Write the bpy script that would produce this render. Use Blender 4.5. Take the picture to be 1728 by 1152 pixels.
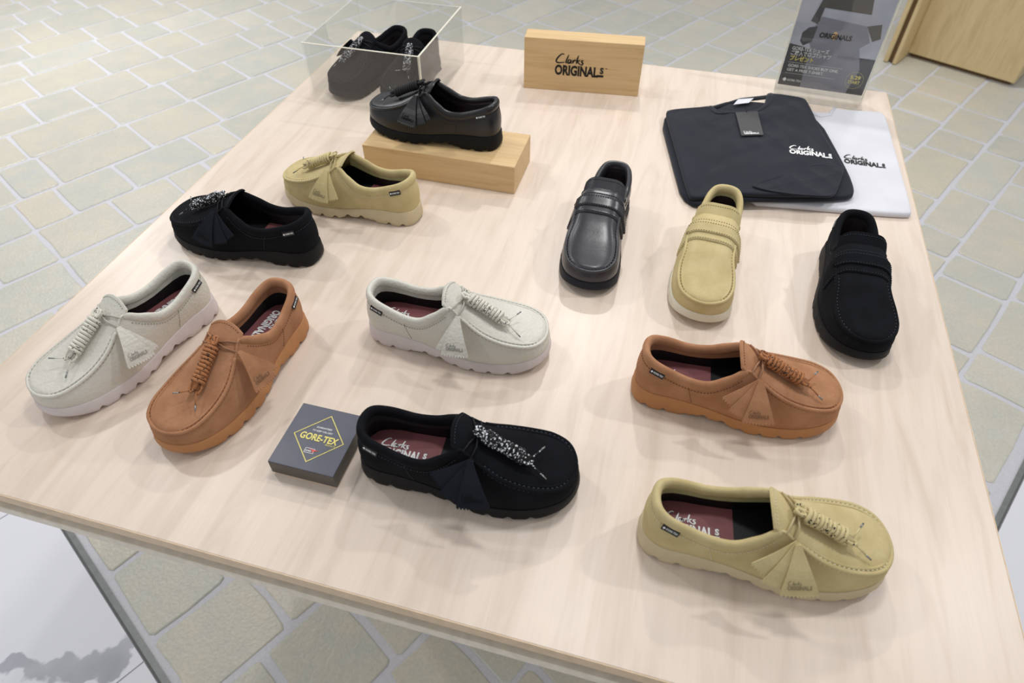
import bpy, math, random
import numpy as np
from mathutils import Vector, Matrix
random.seed(7); rng = np.random.default_rng(7)
for o in list(bpy.data.objects): bpy.data.objects.remove(o)
SC = bpy.context.scene; COL = SC.collection

# ------------------------------------------------------------------ camera
TZ = 0.75                                   # table top height
cam_d = bpy.data.cameras.new('camera'); cam = bpy.data.objects.new('camera', cam_d); COL.objects.link(cam)
cam_d.sensor_width = 36; cam_d.lens = 36 * 1117.75 / 1728; cam_d.clip_start = 0.02
cam_d.dof.use_dof = True; cam_d.dof.focus_distance = 1.12; cam_d.dof.aperture_fstop = 5.0
CM = np.array([[0.9652373905892855, -0.1912345053746012, 0.1781744756201589],
               [0.2613657905104951, 0.7005352029543175, -0.6640318915327615],
               [0.0021683178903813827, 0.687517122920406, 0.7261649289856771]])
CP = np.array([0.9741, -0.2710, 1.55])
cam.matrix_world = Matrix([[*CM[0], CP[0]], [*CM[1], CP[1]], [*CM[2], CP[2]], [0, 0, 0, 1]])
SC.camera = cam
def un(px, py, z=TZ):                       # photo pixel -> point on the horizontal plane z
    r = CM @ np.array([px - 864, -(py - 576), -1117.75]); return CP + r * ((z - CP[2]) / r[2])
def proj(P):
    q = CM.T @ (np.asarray(P, float) - CP)
    return np.array([864 + 1117.75 * q[0] / -q[2], 576 - 1117.75 * q[1] / -q[2]]) if q[2] < -0.05 else None

# ------------------------------------------------------------------ light
w = bpy.data.worlds.new('store_ambience'); SC.world = w; w.use_nodes = True
w.node_tree.nodes['Background'].inputs[0].default_value = (0.96, 0.98, 1.0, 1)
w.node_tree.nodes['Background'].inputs[1].default_value = 0.50
def lamp(loc, power, size, aim, col=(1, 0.985, 0.965)):
    d = bpy.data.lights.new('ceiling_downlight', 'AREA'); d.shape = 'DISK'; d.size = size; d.energy = power; d.color = col
    d.spread = math.radians(130)
    o = bpy.data.objects.new('ceiling_downlight', d); COL.objects.link(o); o.location = loc
    o.rotation_euler = (Vector(aim) - Vector(loc)).to_track_quat('-Z', 'Y').to_euler()
lamp((0.95, 0.95, 3.0), 8.0, .30, (0.95, 0.95, 0))
lamp((0.6, 2.7, 3.0), 9.0, .12, (0.8, 0.9, .7))
lamp((2.6, 1.4, 3.0), 7.5, .12, (1.0, 0.6, .7))
lamp((-1.1, 1.2, 3.0), 6.0, .14, (0.2, 0.8, .5))
lamp((-2.6, 2.6, 3.0), 46, .3, (-2.4, 2.6, 0))
lamp((-1.3, -1.0, 3.0), 6, .2, (-0.9, -0.4, 0))
lamp((1.9, 3.4, 3.0), 15, .2, (1.8, 3.2, 0))
SC.view_settings.view_transform = 'Standard'; SC.view_settings.look = 'None'
SC.view_settings.gamma = 1; SC.view_settings.use_curve_mapping = False; SC.view_settings.exposure = 0.0

# ------------------------------------------------------------------ materials
def lin(c): return tuple(((v/255)/12.92 if v/255 <= .04045 else ((v/255+.055)/1.055)**2.4) for v in c) + (1,)
class NT:
    def __init__(s, name):
        s.m = bpy.data.materials.new(name); s.m.use_nodes = True; s.t = s.m.node_tree
        s.b = s.t.nodes['Principled BSDF']; s.out = s.t.nodes['Material Output']
    def n(s, typ, **kw):
        x = s.t.nodes.new(typ)
        for k, v in kw.items():
            if k.startswith('i_'):
                key = k[2:]; key = int(key) if key.isdigit() else key.replace('_', ' ')
                x.inputs[key].default_value = v
            else: setattr(x, k, v)
        return x
    def l(s, a, b): s.t.links.new(a, b)
    def math(s, op, a, b=None, c=None):
        x = s.n('ShaderNodeMath', operation=op)
        for i, v in enumerate((a, b, c)):
            if v is None: continue
            if isinstance(v, (int, float)): x.inputs[i].default_value = v
            else: s.l(v, x.inputs[i])
        return x.outputs[0]
    def ramp(s, fac, stops):
        r = s.n('ShaderNodeValToRGB'); e = r.color_ramp.elements
        while len(e) < len(stops): e.new(.5)
        for q, (p, c) in zip(e, stops): q.position = p; q.color = c
        s.l(fac, r.inputs[0]); return r.outputs[0]
    def mix(s, f, a, b, mode='MIX'):
        x = s.n('ShaderNodeMix', data_type='RGBA', blend_type=mode)
        for i, v in ((0, f), (6, a), (7, b)):
            if isinstance(v, (int, float, tuple)): x.inputs[i].default_value = v
            else: s.l(v, x.inputs[i])
        return x.outputs[2]
    def coord(s, kind='Object', scale=(1, 1, 1), rot=(0, 0, 0)):
        c = s.n('ShaderNodeTexCoord'); m = s.n('ShaderNodeMapping')
        m.inputs['Scale'].default_value = scale; m.inputs['Rotation'].default_value = rot
        s.l(c.outputs[kind], m.inputs[0]); return m.outputs[0]
    def pos(s, scale=(1, 1, 1), rot=(0, 0, 0)):
        g = s.n('ShaderNodeNewGeometry'); m = s.n('ShaderNodeMapping')
        m.inputs['Scale'].default_value = scale; m.inputs['Rotation'].default_value = rot
        s.l(g.outputs['Position'], m.inputs[0]); return m.outputs[0]
    def noise(s, vec, scale, detail=3, rough=.5, dist=0):
        x = s.n('ShaderNodeTexNoise'); x.inputs['Scale'].default_value = scale; x.inputs['Detail'].default_value = detail
        x.inputs['Roughness'].default_value = rough; x.inputs['Distortion'].default_value = dist
        s.l(vec, x.inputs['Vector']); return x.outputs[0]
    def bump(s, h, strength, dist=.001):
        x = s.n('ShaderNodeBump'); x.inputs['Strength'].default_value = strength; x.inputs['Distance'].default_value = dist
        s.l(h, x.inputs['Height']); s.l(x.outputs[0], s.b.inputs['Normal'])
    def set(s, **kw):
        for k, v in kw.items():
            i = s.b.inputs[k.replace('_', ' ')]
            if isinstance(v, (int, float, tuple)): i.default_value = v
            else: s.l(v, i)
        return s
def plain(name, c, rough=.6, spec=.4, metal=0.0, noise=.06, nscale=60):
    t = NT(name); v = t.coord(); n = t.noise(v, nscale, 3)
    a = lin(c); b = tuple(x*(1-noise*2) for x in a[:3]) + (1,)
    t.set(Base_Color=t.ramp(n, [(.35, b), (.65, a)]), Roughness=rough, Metallic=metal); t.b.inputs['Specular IOR Level'].default_value = spec
    return t.m
def suede(name, c, c2, rough=.95, sheen=.25):
    t = NT(name); v = t.coord()
    n = t.noise(v, 26, 4, .6); n2 = t.noise(v, 420, 2)
    t.set(Base_Color=t.mix(t.ramp(n2, [(.3, (0, 0, 0, 1)), (.7, (.35, .35, .35, 1))]), t.ramp(n, [(.35, lin(c2)), (.62, lin(c))]), lin(c2)), Roughness=rough,
          Sheen_Weight=sheen, Sheen_Roughness=.5)
    t.b.inputs['Sheen Tint'].default_value = lin(c); t.b.inputs['Specular IOR Level'].default_value = .15
    t.bump(n2, .35, .0008); return t.m
def leather(name, c, c2, rough=.42, grain=.35):
    t = NT(name); v = t.coord(); n = t.noise(v, 14, 3)
    vo = t.n('ShaderNodeTexVoronoi'); vo.inputs['Scale'].default_value = 230; t.l(v, vo.inputs['Vector'])
    n3 = t.noise(v, 60, 5, .6, 1.0)
    t.set(Base_Color=t.ramp(n, [(.3, lin(c2)), (.7, lin(c))]), Roughness=rough); t.b.inputs['Specular IOR Level'].default_value = .5
    t.bump(t.math('ADD', t.math('MULTIPLY', vo.outputs['Distance'], .5), n3), grain, .0012); return t.m
def wood(name, c, c2, axis, rough=.42, stretch=14, fine=1.0, coat=0.0, world=False, base=5):
    t = NT(name); s = [stretch]*3; s[axis] = 1
    v = t.pos(tuple(s)) if world else t.coord('Object', tuple(s))
    a = t.noise(v, base, 5, .6, .9); s2 = [stretch*9]*3; s2[axis] = 3
    b = t.noise(t.pos(tuple(s2)) if world else t.coord('Object', tuple(s2)), 4, 3)
    col = t.ramp(a, [(.3, lin(c2)), (.52, lin(c)), (.75, tuple(min(1, x*1.06) for x in lin(c)[:3])+(1,))])
    f = t.math('MULTIPLY', t.ramp(b, [(.45, (0, 0, 0, 1)), (.75, (1, 1, 1, 1))]), .35*fine)
    t.set(Base_Color=t.mix(f, col, lin(c2)), Roughness=rough, Coat_Weight=coat, Coat_Roughness=.3); t.b.inputs['Specular IOR Level'].default_value = .45
    t.bump(b, .05*fine, .0005); return t.m
def rope(name, c, spot, thr=.33, scale=560):
    t = NT(name); v = t.coord(); vo = t.n('ShaderNodeTexVoronoi'); vo.inputs['Scale'].default_value = scale; t.l(v, vo.inputs['Vector'])
    n = t.noise(v, 900, 2)
    t.set(Base_Color=t.mix(t.ramp(vo.outputs['Color'], [(thr, (1, 1, 1, 1)), (thr+.02, (0, 0, 0, 1))]), lin(c), lin(spot)), Roughness=.8)
    t.bump(n, .5, .0006); return t.m
def fabric(name, c):
    t = NT(name); v = t.coord(); n = t.noise(v, 9, 4); n2 = t.noise(v, 900, 2)
    a = lin(c); t.set(Base_Color=t.ramp(n, [(.3, tuple(x*.88 for x in a[:3])+(1,)), (.7, a)]), Roughness=.95, Sheen_Weight=.15)
    t.b.inputs['Specular IOR Level'].default_value = .15; t.bump(t.math('ADD', n2, t.math('MULTIPLY', n, 2)), .25, .001); return t.m
def acrylic(name, tint=(.985, .99, .985, 1), haze=.015):
    t = NT(name); tr = t.n('ShaderNodeBsdfTransparent'); tr.inputs[0].default_value = tint
    gl = t.n('ShaderNodeBsdfGlossy'); gl.inputs['Roughness'].default_value = .03
    fr = t.n('ShaderNodeFresnel'); fr.inputs[0].default_value = 1.49
    df = t.n('ShaderNodeBsdfDiffuse'); df.inputs[0].default_value = (.85, .85, .83, 1)
    gm = t.n('ShaderNodeNewGeometry'); fac = t.math('MULTIPLY', fr.outputs[0], t.math('SUBTRACT', 1.0, gm.outputs['Backfacing'])); fac = t.math('MULTIPLY', fac, 1.6)   # both faces of a thin sheet
    m1 = t.n('ShaderNodeMixShader'); t.l(fac, m1.inputs[0]); t.l(tr.outputs[0], m1.inputs[1]); t.l(gl.outputs[0], m1.inputs[2])
    m2 = t.n('ShaderNodeMixShader'); m2.inputs[0].default_value = haze; t.l(m1.outputs[0], m2.inputs[1]); t.l(df.outputs[0], m2.inputs[2])
    t.l(m2.outputs[0], t.out.inputs[0]); return t.m
M = {}
M['table'] = wood('pale_birch', (222, 206, 191), (209, 191, 174), 1, .38, 10, .6, .14, True, 3)
M['edge'] = plain('birch_edge', (226, 200, 168), .5)
M['pale_edge'] = plain('pale_birch_edge', (236, 226, 208), .5)
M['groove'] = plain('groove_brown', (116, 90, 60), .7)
M['block'] = wood('maple_block', (214, 183, 136), (199, 166, 117), 0, .5, 16, .7)
M['cabinet'] = wood('cabinet_wood', (220, 198, 152), (206, 182, 136), 2, .5, 8, .5)
M['ink'] = plain('black_ink', (22, 21, 22), .5, .3, 0, 0)
M['white_ink'] = plain('white_ink', (236, 236, 236), .5, .3, 0, 0)
M['yellow'] = plain('gold_ink', (226, 212, 120), .4, .4, 0, 0)
M['red'] = plain('red_ink', (222, 96, 84), .5, .3, 0, 0)
M['box'] = plain('slate_card', (88, 90, 102), .38, .5, 0, .03)
M['box_side'] = plain('slate_card_side', (92, 86, 80), .5, .4, 0, .03)
M['lining'] = plain('black_lining', (14, 14, 18), .55, .4)
M['insole'] = plain('maroon_insole', (132, 78, 82), .55, .4, 0, .05)
M['tag'] = plain('black_tab', (34, 36, 38), .6)
M['acrylic'] = acrylic('clear_acrylic'); M['acr_edge_lit'] = plain('acrylic_edge_lit', (228, 224, 208), .25, .5, 0, .02)  # opaque cream on the edges paints the glow of light caught in them
M['clear_edge'] = acrylic('clear_acrylic_edge', (.88, .9, .88, 1), .35)
M['steel'] = plain('brushed_steel_trim', (150, 152, 150), .25, .5, .7)
M['black_tee'] = fabric('black_cotton', (34, 37, 46)); M['white_tee'] = fabric('white_cotton', (220, 220, 227))
M['hangtag'] = plain('charcoal_card', (66, 66, 68), .5)
t = NT('paving_stone')
oi = t.n('ShaderNodeObjectInfo'); v = t.pos(); n1 = t.noise(v, 9, 6, .72); n2 = t.noise(v, 120, 3)
c0 = t.ramp(oi.outputs['Random'], [(0, lin((186, 188, 182))), (.3, lin((208, 205, 194))), (.55, lin((206, 200, 184))), (.8, lin((194, 197, 195))), (.93, lin((222, 219, 208))), (1, lin((217, 206, 190)))])
c1 = t.mix(t.ramp(n1, [(.38, (0, 0, 0, 1)), (.66, (.8, .8, .8, 1))]), c0, lin((219, 208, 186)))
n5 = t.noise(v, 3.5, 5, .7); c1 = t.mix(t.ramp(n5, [(.42, (0, 0, 0, 1)), (.7, (.5, .5, .5, 1))]), c1, lin((186, 188, 180)))
t.set(Base_Color=t.mix(t.math('MULTIPLY', n2, .7), c1, lin((172, 171, 160))), Roughness=.36); t.bump(t.math('ADD', n2, t.math('MULTIPLY', n1, 2)), .5, .003)
M['stone'] = t.m
M['grout'] = plain('pale_grout', (205, 205, 212), .8, .3, 0, .04, 200)
t = NT('white_marble')
v = t.pos((1, 1, 1), (0, 0, math.radians(-28))); sx = t.n('ShaderNodeSeparateXYZ'); t.l(v, sx.inputs[0])
nn = t.noise(t.pos(), 3.2, 5, .55); n4 = t.noise(t.pos(), 9, 2)
q = t.math('ADD', sx.outputs[1], t.math('MULTIPLY', nn, .32)); q = t.math('ADD', q, -.155)
band = t.math('ABSOLUTE', t.math('SUBTRACT', t.math('FRACT', t.math('ADD', t.math('MULTIPLY', q, 1.05), .5)), .5))
wd = t.math('ADD', .002, t.math('MULTIPLY', n4, .034))
vein = t.math('MINIMUM', 1.0, t.math('MAXIMUM', 0.0, t.math('MULTIPLY', t.math('SUBTRACT', wd, band), 160.0)))
t.set(Base_Color=t.mix(t.math('MULTIPLY', vein, t.math('ADD', .25, t.math('MULTIPLY', n4, .6))), lin((226, 227, 234)), lin((122, 124, 136))), Roughness=.18)
M['marble'] = t.m

# ------------------------------------------------------------------ mesh helpers
def ob(name, verts, faces, m, parent=None, smooth=False, loc=None, kind=None):
    me = bpy.data.meshes.new(name); me.from_pydata([tuple(map(float, v)) for v in verts], [], [tuple(f) for f in faces]); me.update()
    if smooth: me.polygons.foreach_set('use_smooth', [True]*len(me.polygons))
    if m is not None: me.materials.append(M[m] if isinstance(m, str) else m)
    o = bpy.data.objects.new(name, me); COL.objects.link(o)
    if parent is not None: o.parent = parent
    if loc is not None: o.location = loc
    if kind: o['kind'] = kind
    return o
def empty(name, loc=(0, 0, 0), rz=0.0, label=None, cat=None, group=None, kind=None):
    o = bpy.data.objects.new(name, None); COL.objects.link(o); o.location = tuple(map(float, loc)); o.rotation_euler = (0, 0, rz); o.empty_display_size = .05
    tag(o, label, cat, group, kind); return o
def tag(o, label=None, cat=None, group=None, kind=None):
    for k, v in (('label', label), ('category', cat), ('group', group), ('kind', kind)):
        if v: o[k] = v
    return o
class MB:
    def __init__(s): s.v = []; s.f = []
    def add(s, v, f): b = len(s.v); s.v += [tuple(p) for p in v]; s.f += [tuple(i+b for i in q) for q in f]; return s
    def box(s, x0, x1, y0, y1, z0, z1, bev=0.0):
        if bev <= 0:
            v = [(x, y, z) for z in (z0, z1) for y in (y0, y1) for x in (x0, x1)]
            return s.add(v, [(0, 2, 3, 1), (4, 5, 7, 6), (0, 1, 5, 4), (2, 6, 7, 3), (0, 4, 6, 2), (1, 3, 7, 5)])
        b = bev; rings = []
        for z, i in ((z0, b), (z0+b, 0), (z1-b, 0), (z1, b)):
            rings.append([(x0+i, y0+i*0, z), (x1-i, y0+i*0, z), (x1, y0+i, z), (x1, y1-i, z), (x1-i, y1, z), (x0+i, y1, z), (x0, y1-i, z), (x0, y0+i, z)]
                         if i == 0 else [(x0+i+b*0, y0+i, z), (x1-i, y0+i, z), (x1-i, y0+i, z), (x1-i, y1-i, z), (x1-i, y1-i, z), (x0+i, y1-i, z), (x0+i, y1-i, z), (x0+i, y0+i, z)])
        for r in rings[1:3]:
            for k, (dx, dy) in enumerate(((b, 0), (-b, 0), (0, b), (0, -b), (-b, 0), (b, 0), (0, -b), (0, b))):
                p = r[k]; r[k] = (p[0]+dx, p[1]+dy, p[2])
        v = [p for r in rings for p in r]; f = [tuple(range(7, -1, -1)), tuple(range(24, 32))]
        for a in range(3):
            for k in range(8): f.append((a*8+k, a*8+(k+1) % 8, a*8+8+(k+1) % 8, a*8+8+k))
        return s.add(v, f)
    def tube(s, pts, r, n=8, cap=True, closed=False, flat=1.0, up=(0, 0, 1)):
        P = np.asarray(pts, float); N = len(P); r = np.broadcast_to(np.asarray(r, float), (N,))
        T = np.gradient(P, axis=0) if not closed else np.roll(P, -1, 0)-np.roll(P, 1, 0)
        T /= np.linalg.norm(T, axis=1)[:, None]+1e-12; V = []
        a = np.arange(n)*2*np.pi/n
        prev = None
        for i in range(N):
            u = np.array(up, float) if prev is None else prev
            sd = np.cross(T[i], u)
            if np.linalg.norm(sd) < 1e-3: sd = np.cross(T[i], (1, .3, .2))
            sd /= np.linalg.norm(sd); u2 = np.cross(sd, T[i]); prev = u2
            for q in a: V.append(P[i]+r[i]*(math.cos(q)*sd+math.sin(q)*u2*flat))
        F = []
        for i in range(N if closed else N-1):
            j = (i+1) % N
            for k in range(n): F.append((i*n+k, i*n+(k+1) % n, j*n+(k+1) % n, j*n+k))
        if cap and not closed: F += [tuple(range(n-1, -1, -1)), tuple(range((N-1)*n, N*n))]
        return s.add(V, F)
    def grid(s, G, flip=False):
        G = np.asarray(G, float); a, b = G.shape[:2]; V = G.reshape(-1, 3)
        F = [((i*b+j), (i+1)*b+j, (i+1)*b+j+1, i*b+j+1) for i in range(a-1) for j in range(b-1)]
        if flip: F = [f[::-1] for f in F]
        return s.add(V, F)
    def dash(s, a, b, n, r):          # one stitch: a tiny hexagon-section capsule from a to b
        a = np.asarray(a); b = np.asarray(b); m = (a+b)/2+np.asarray(n)*r
        return s.tube([a-np.asarray(n)*r*.6, m, b-np.asarray(n)*r*.6], [r*.6, r, r*.6], 5)
    def ob(s, name, m, parent=None, smooth=False, loc=None, kind=None): return ob(name, s.v, s.f, m, parent, smooth, loc, kind)
def smoothstep(a, b, x): t = np.clip((np.asarray(x, float)-a)/(b-a), 0, 1); return t*t*(3-2*t)

# ------------------------------------------------------------------ lettering (flat 2D meshes)
_tc = {}
def text2d(s, bold=0.0, cond=1.0, shear=0.0):
    """returns verts (n,2) normalised to cap height 1, faces, width"""
    k = (s, bold, cond, shear)
    if k in _tc: return _tc[k]
    c = bpy.data.curves.new('t', 'FONT'); c.body = s; c.size = 1; c.offset = bold; c.shear = shear; c.resolution_u = 3
    o = bpy.data.objects.new('t', c); COL.objects.link(o)
    dg = bpy.context.evaluated_depsgraph_get(); me = bpy.data.meshes.new_from_object(o.evaluated_get(dg))
    V = np.array([v.co[:2] for v in me.vertices]).reshape(-1, 2); F = [tuple(p.vertices) for p in me.polygons]
    bpy.data.objects.remove(o); bpy.data.curves.remove(c); bpy.data.meshes.remove(me)
    V[:, 0] -= V[:, 0].min(); V /= .70; V[:, 0] *= cond
    _tc[k] = (V, F, V[:, 0].max()); return _tc[k]
def ribbon(pts, wd):
    P = np.array(pts, float)
    out = [P[0]]                                    # Catmull-Rom smoothing
    Q = np.vstack([2*P[0]-P[1], P, 2*P[-1]-P[-2]])
    for i in range(1, len(Q)-2):
        for t in (.25, .5, .75, 1):
            a, b, c, d = Q[i-1:i+3]; out.append(.5*((2*b)+(c-a)*t+(2*a-5*b+4*c-d)*t*t+(3*b-a-3*c+d)*t**3))
    P = np.array(out); T = np.gradient(P, axis=0); T /= np.linalg.norm(T, axis=1)[:, None]+1e-9
    N = np.stack([-T[:, 1], T[:, 0]], 1); n = len(P); k = np.linspace(0, 1, n); wv = wd*(.55+.45*np.sin(np.pi*k))[:, None]
    V = np.vstack([P+N*wv/2, P-N*wv/2]); return V, [(i+1, i, n+i, n+i+1) for i in range(n-1)]
SCRIPT = [[(.30, .40), (.22, .42), (.10, .30), (.02, .14), (.05, .06), (.16, .05), (.32, .08)],
          [(.46, .40), (.41, .24), (.37, .08), (.42, .06)],
          [(.55, .19), (.48, .20), (.44, .10), (.48, .05), (.54, .13), (.56, .19), (.54, .07), (.58, .06)],
          [(.62, .20), (.61, .06), (.64, .15), (.70, .20), (.71, .16)],
          [(.81, .40), (.77, .24), (.74, .04)], [(.88, .21), (.78, .14), (.88, .03)],
          [(1.0, .20), (.93, .19), (.94, .13), (.98, .08), (.95, .02), (.88, .03)]]
def logo2d(tm=False):
    """script word over the heavy capitals; capitals' width is 1"""
    if ('logo', tm) in _tc: return _tc[('logo', tm)]
    V = []; F = []
    def put(v, f):
        b = sum(len(x) for x in V); V.append(v); F.extend(tuple(i+b for i in q) for q in f)
    v, f, wd = text2d('ORIGINAL', .045, .62); s = .88/wd
    put(np.array(v)*[s, .19], f)
    v2, f2, w2 = text2d('S', .05, .62); put(np.array(v2)*[.075/w2, .115]+[.91, .075], f2)
    put(np.array([[.86, 0], [.99, 0], [.99, .045], [.86, .045]]), [(0, 1, 2, 3)])
    for st in SCRIPT:
        v3, f3 = ribbon(np.array(st)*[.56, .48]+[.01, .215], .032); put(v3, f3)
    if tm:
        v4, f4, w4 = text2d('TM', .03); put(np.array(v4)*[.04/w4, .022]+[1.01, .17], f4)
    r = (np.vstack(V), F, 1.0); _tc[('logo', tm)] = r; return r
def letter(name, data, m, parent, origin, ux, uy, height=None, width=None, align='l', fn=None, off=.0004):
    """flat lettering on the plane origin + x*ux + y*uy"""
    V, F, wd = data; V = np.array(V, float)
    s = (width/wd) if width else height
    if width and height: V = V*[width/wd, height]
    else: V = V*s
    tw = V[:, 0].max()
    if align == 'c': V[:, 0] -= tw/2
    ux = np.array(ux, float); uy = np.array(uy, float); n = np.cross(ux, uy); n /= np.linalg.norm(n)
    P = np.array(origin, float)+V[:, :1]*ux+V[:, 1:2]*uy+n*off
    if fn is not None: P = fn(P)
    return ob(name, P, F, m, parent)

# ------------------------------------------------------------------ floor
FA = math.radians(61.5); FV = np.array([math.cos(FA), math.sin(FA)]); FU = np.array([math.sin(FA), -math.cos(FA)]); FO = np.array([1.17, -.59])
def fl(u, v, z=0.0): p = FO+u*FU+v*FV; return (p[0], p[1], z)
floor = ob('floor', [fl(-9, -3, -.0022), fl(4, -3, -.0022), fl(4, 9, -.0022), fl(-9, 9, -.0022)], [(0, 1, 2, 3)], 'grout'); tag(floor, 'stone paving and white marble floor', None, None, 'structure')
def stone(u0, u1, v0, v1, jit, rs):
    """one paving slab: irregular rounded outline with a bevelled rim"""
    g = .0085; u0 += g; u1 -= g; v0 += g; v1 -= g; c = min(.009, (u1-u0)*.1)
    pts = [(u0+c, v0), ((u0+u1)/2, v0), (u1-c, v0), (u1, v0+c), (u1, (v0+v1)/2), (u1, v1-c), (u1-c, v1), ((u0+u1)/2, v1), (u0+c, v1), (u0, v1-c), (u0, (v0+v1)/2), (u0, v0+c)]
    pts = [(a+rs.uniform(-jit, jit), b+rs.uniform(-jit, jit)) for a, b in pts]
    cu, cv = (u0+u1)/2, (v0+v1)/2; h = rs.uniform(-.0008, .0012)
    V = [fl(a, b, -.006) for a, b in pts]+[fl(a, b, -.0008+h*.6) for a, b in pts]
    V += [fl(a+(cu-a)*.03, b+(cv-b)*.03, .001+h) for a, b in pts]; n = len(pts)
    F = [(k, (k+1) % n, n+(k+1) % n, n+k) for k in range(n)]+[(n+k, n+(k+1) % n, 2*n+(k+1) % n, 2*n+k) for k in range(n)]+[tuple(range(2*n, 3*n))]
    return V, F, (cu, cv)
rs = random.Random(11)
lines = [-.03, -.237, -.465, -.63, -.845, -1.08, -1.28, -1.5, -1.72, -1.92, -2.14, -2.36, -2.56, -2.8, -3.05, -3.30, -3.60]
while lines[-1] > -7.2: lines.append(lines[-1]-rs.choice((.19, .22, .25, .28)))
quads = []
TQ = [proj((0, 1.5722, TZ)), proj((1.4811, 1.5722, TZ)), proj((1.4811, 0, TZ)), proj((0, 0, TZ))]
def in_table(p):
    s = 0
    for i in range(4):
        a, b = TQ[i], TQ[(i+1) % 4]; s += 1 if (b[0]-a[0])*(p[1]-a[1])-(b[1]-a[1])*(p[0]-a[0]) > 0 else 0
    return s == 4
for i in range(len(lines)-1):
    v = .012
    while v < 6.4:
        L = rs.choice((.16, .2, .24, .28, .34, .40)); v1 = v+L
        quads.append((lines[i+1], lines[i], v, v1)); v = v1
scored = []
for q in quads:
    pp = [proj(fl(a, b)) for a in q[:2] for b in q[2:]]
    vis = any(p is not None and -10 < p[0] < 1738 and -10 < p[1] < 1162 and not in_table(p) for p in pp)
    ar = 0
    if vis and all(p is not None for p in pp): ar = abs(np.cross(pp[1]-pp[0], pp[2]-pp[0]))
    scored.append((ar, q))
scored.sort(key=lambda s: -s[0])
rest = MB()
for k, (ar, q) in enumerate(scored):
    V, F, cc = stone(*q, .0035, rs)
    if k < 300 and ar > 60:
        o = ob('paving_stone', V, F, 'stone', floor)
    else: rest.add(V, F)
rest.ob('paving_stones_beyond', 'stone', floor, kind='stuff')
def mtile(u0, u1, v0, v1):
    g = .0018; return MB().add([fl(u0+g, v0+g, -.01), fl(u1-g, v0+g, -.01), fl(u1-g, v1-g, -.01), fl(u0+g, v1-g, -.01),
                     fl(u0+g, v0+g, .001), fl(u1-g, v0+g, .001), fl(u1-g, v1-g, .001), fl(u0+g, v1-g, .001)],
                    [(0, 1, 5, 4), (1, 2, 6, 5), (2, 3, 7, 6), (3, 0, 4, 7), (4, 5, 6, 7)]).ob('marble_tile', 'marble', floor)
US = [-1.25+.6*k for k in range(-9, 8)]
for a, b in zip(US[:-1], US[1:]):
    for c, d in ((-.62, -.014), (-1.22, -.62), (-1.82, -1.22)): mtile(a, b, c, d)
VS = [-.014, .65, 1.25, 1.85, 2.45, 3.05, 3.65, 4.25, 4.85]
for a, b in ((.014, .622), (.622, 1.222), (1.222, 1.822)):
    for c, d in zip(VS[:-1], VS[1:]): mtile(a, b, c, d)
M['dark_joint'] = plain('dark_sealant', (92, 94, 94), .6)
for nm, m, a, b in (('metal_strip', 'steel', -.009, .004), ('sealant_joint', 'dark_joint', -.014, -.009)):
    MB().add([fl(-8, a, .0012), fl(-a, a, .0012), fl(-a, b, .0012), fl(-8, b, .0012)], [(0, 1, 2, 3)]).ob(nm, m, floor)
    MB().add([fl(-b, b, .0012), fl(-a, b, .0012), fl(-a, 7, .0012), fl(-b, 7, .0012)], [(0, 1, 2, 3)]).ob(nm, m, floor)

# ------------------------------------------------------------------ display table
W, D = 1.4811, 1.5722
tb = empty('display_table', (0, 0, 0), 0, 'large square pale birch display table with a grooved edge', 'table')
MB().box(0, W, 0, D, TZ-.022, TZ, .0012).ob('table_top', 'table', tb)
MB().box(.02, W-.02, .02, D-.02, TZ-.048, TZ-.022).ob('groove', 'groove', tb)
MB().box(-.001, W+.001, -.001, D+.001, TZ-.066, TZ-.048, .0012).ob('lower_board', 'pale_edge', tb)
e = .0008
for nm, bx in (('edge_band', (-e, W+e, -e, .0004, TZ-.0215, TZ-.0004)), ('edge_band', (-e, W+e, D-.0004, D+e, TZ-.0215, TZ-.0004)),
               ('edge_band', (-e, .0004, 0, D, TZ-.0215, TZ-.0004)), ('edge_band', (W-.0004, W+e, 0, D, TZ-.0215, TZ-.0004))):
    MB().box(*bx).ob(nm, 'edge', tb)
for x in (.34, W-.40):
    for y in (.42, D-.40): MB().box(x, x+.06, y, y+.06, 0, TZ-.066, .002).ob('leg', 'edge', tb)

# ------------------------------------------------------------------ wooden fixture at the back right
cab = empty('wooden_fixture', fl(-1.0, 4.5), 0, 'tall pale wooden shop fixture standing on the stone floor behind the table', 'cabinet')
cab.rotation_euler = (0, 0, FA-math.pi/2)
def cbox(nm, u0, u1, v0, v1, z0, z1, m='cabinet'):
    return MB().box(u0+1.0, u1+1.0, v0-4.5, v1-4.5, z0, z1, .003).ob(nm, m, cab)
cbox('back_panel', -1.258, -.728, 4.285, 4.305, .022, 1.9)
cbox('plinth_shadow_gap', -1.25, -.745, 4.31, 4.34, 0, .022, 'groove')  # recessed strip, its dark brown paints the shadow gap below the panel
cbox('side_panel', -.748, -.728, 4.305, 4.9, .012, 1.9)
cbox('side_panel', -1.278, -1.258, 4.13, 4.9, .004, 1.9)
cbox('side_panel', -1.325, -1.302, 4.13, 4.9, .004, 1.9)
cbox('filler_panel', -1.302, -1.278, 4.15, 4.88, .004, 1.9, 'groove')
cbox('top_panel', -1.325, -.728, 4.13, 4.9, 1.9, 1.92)

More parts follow.
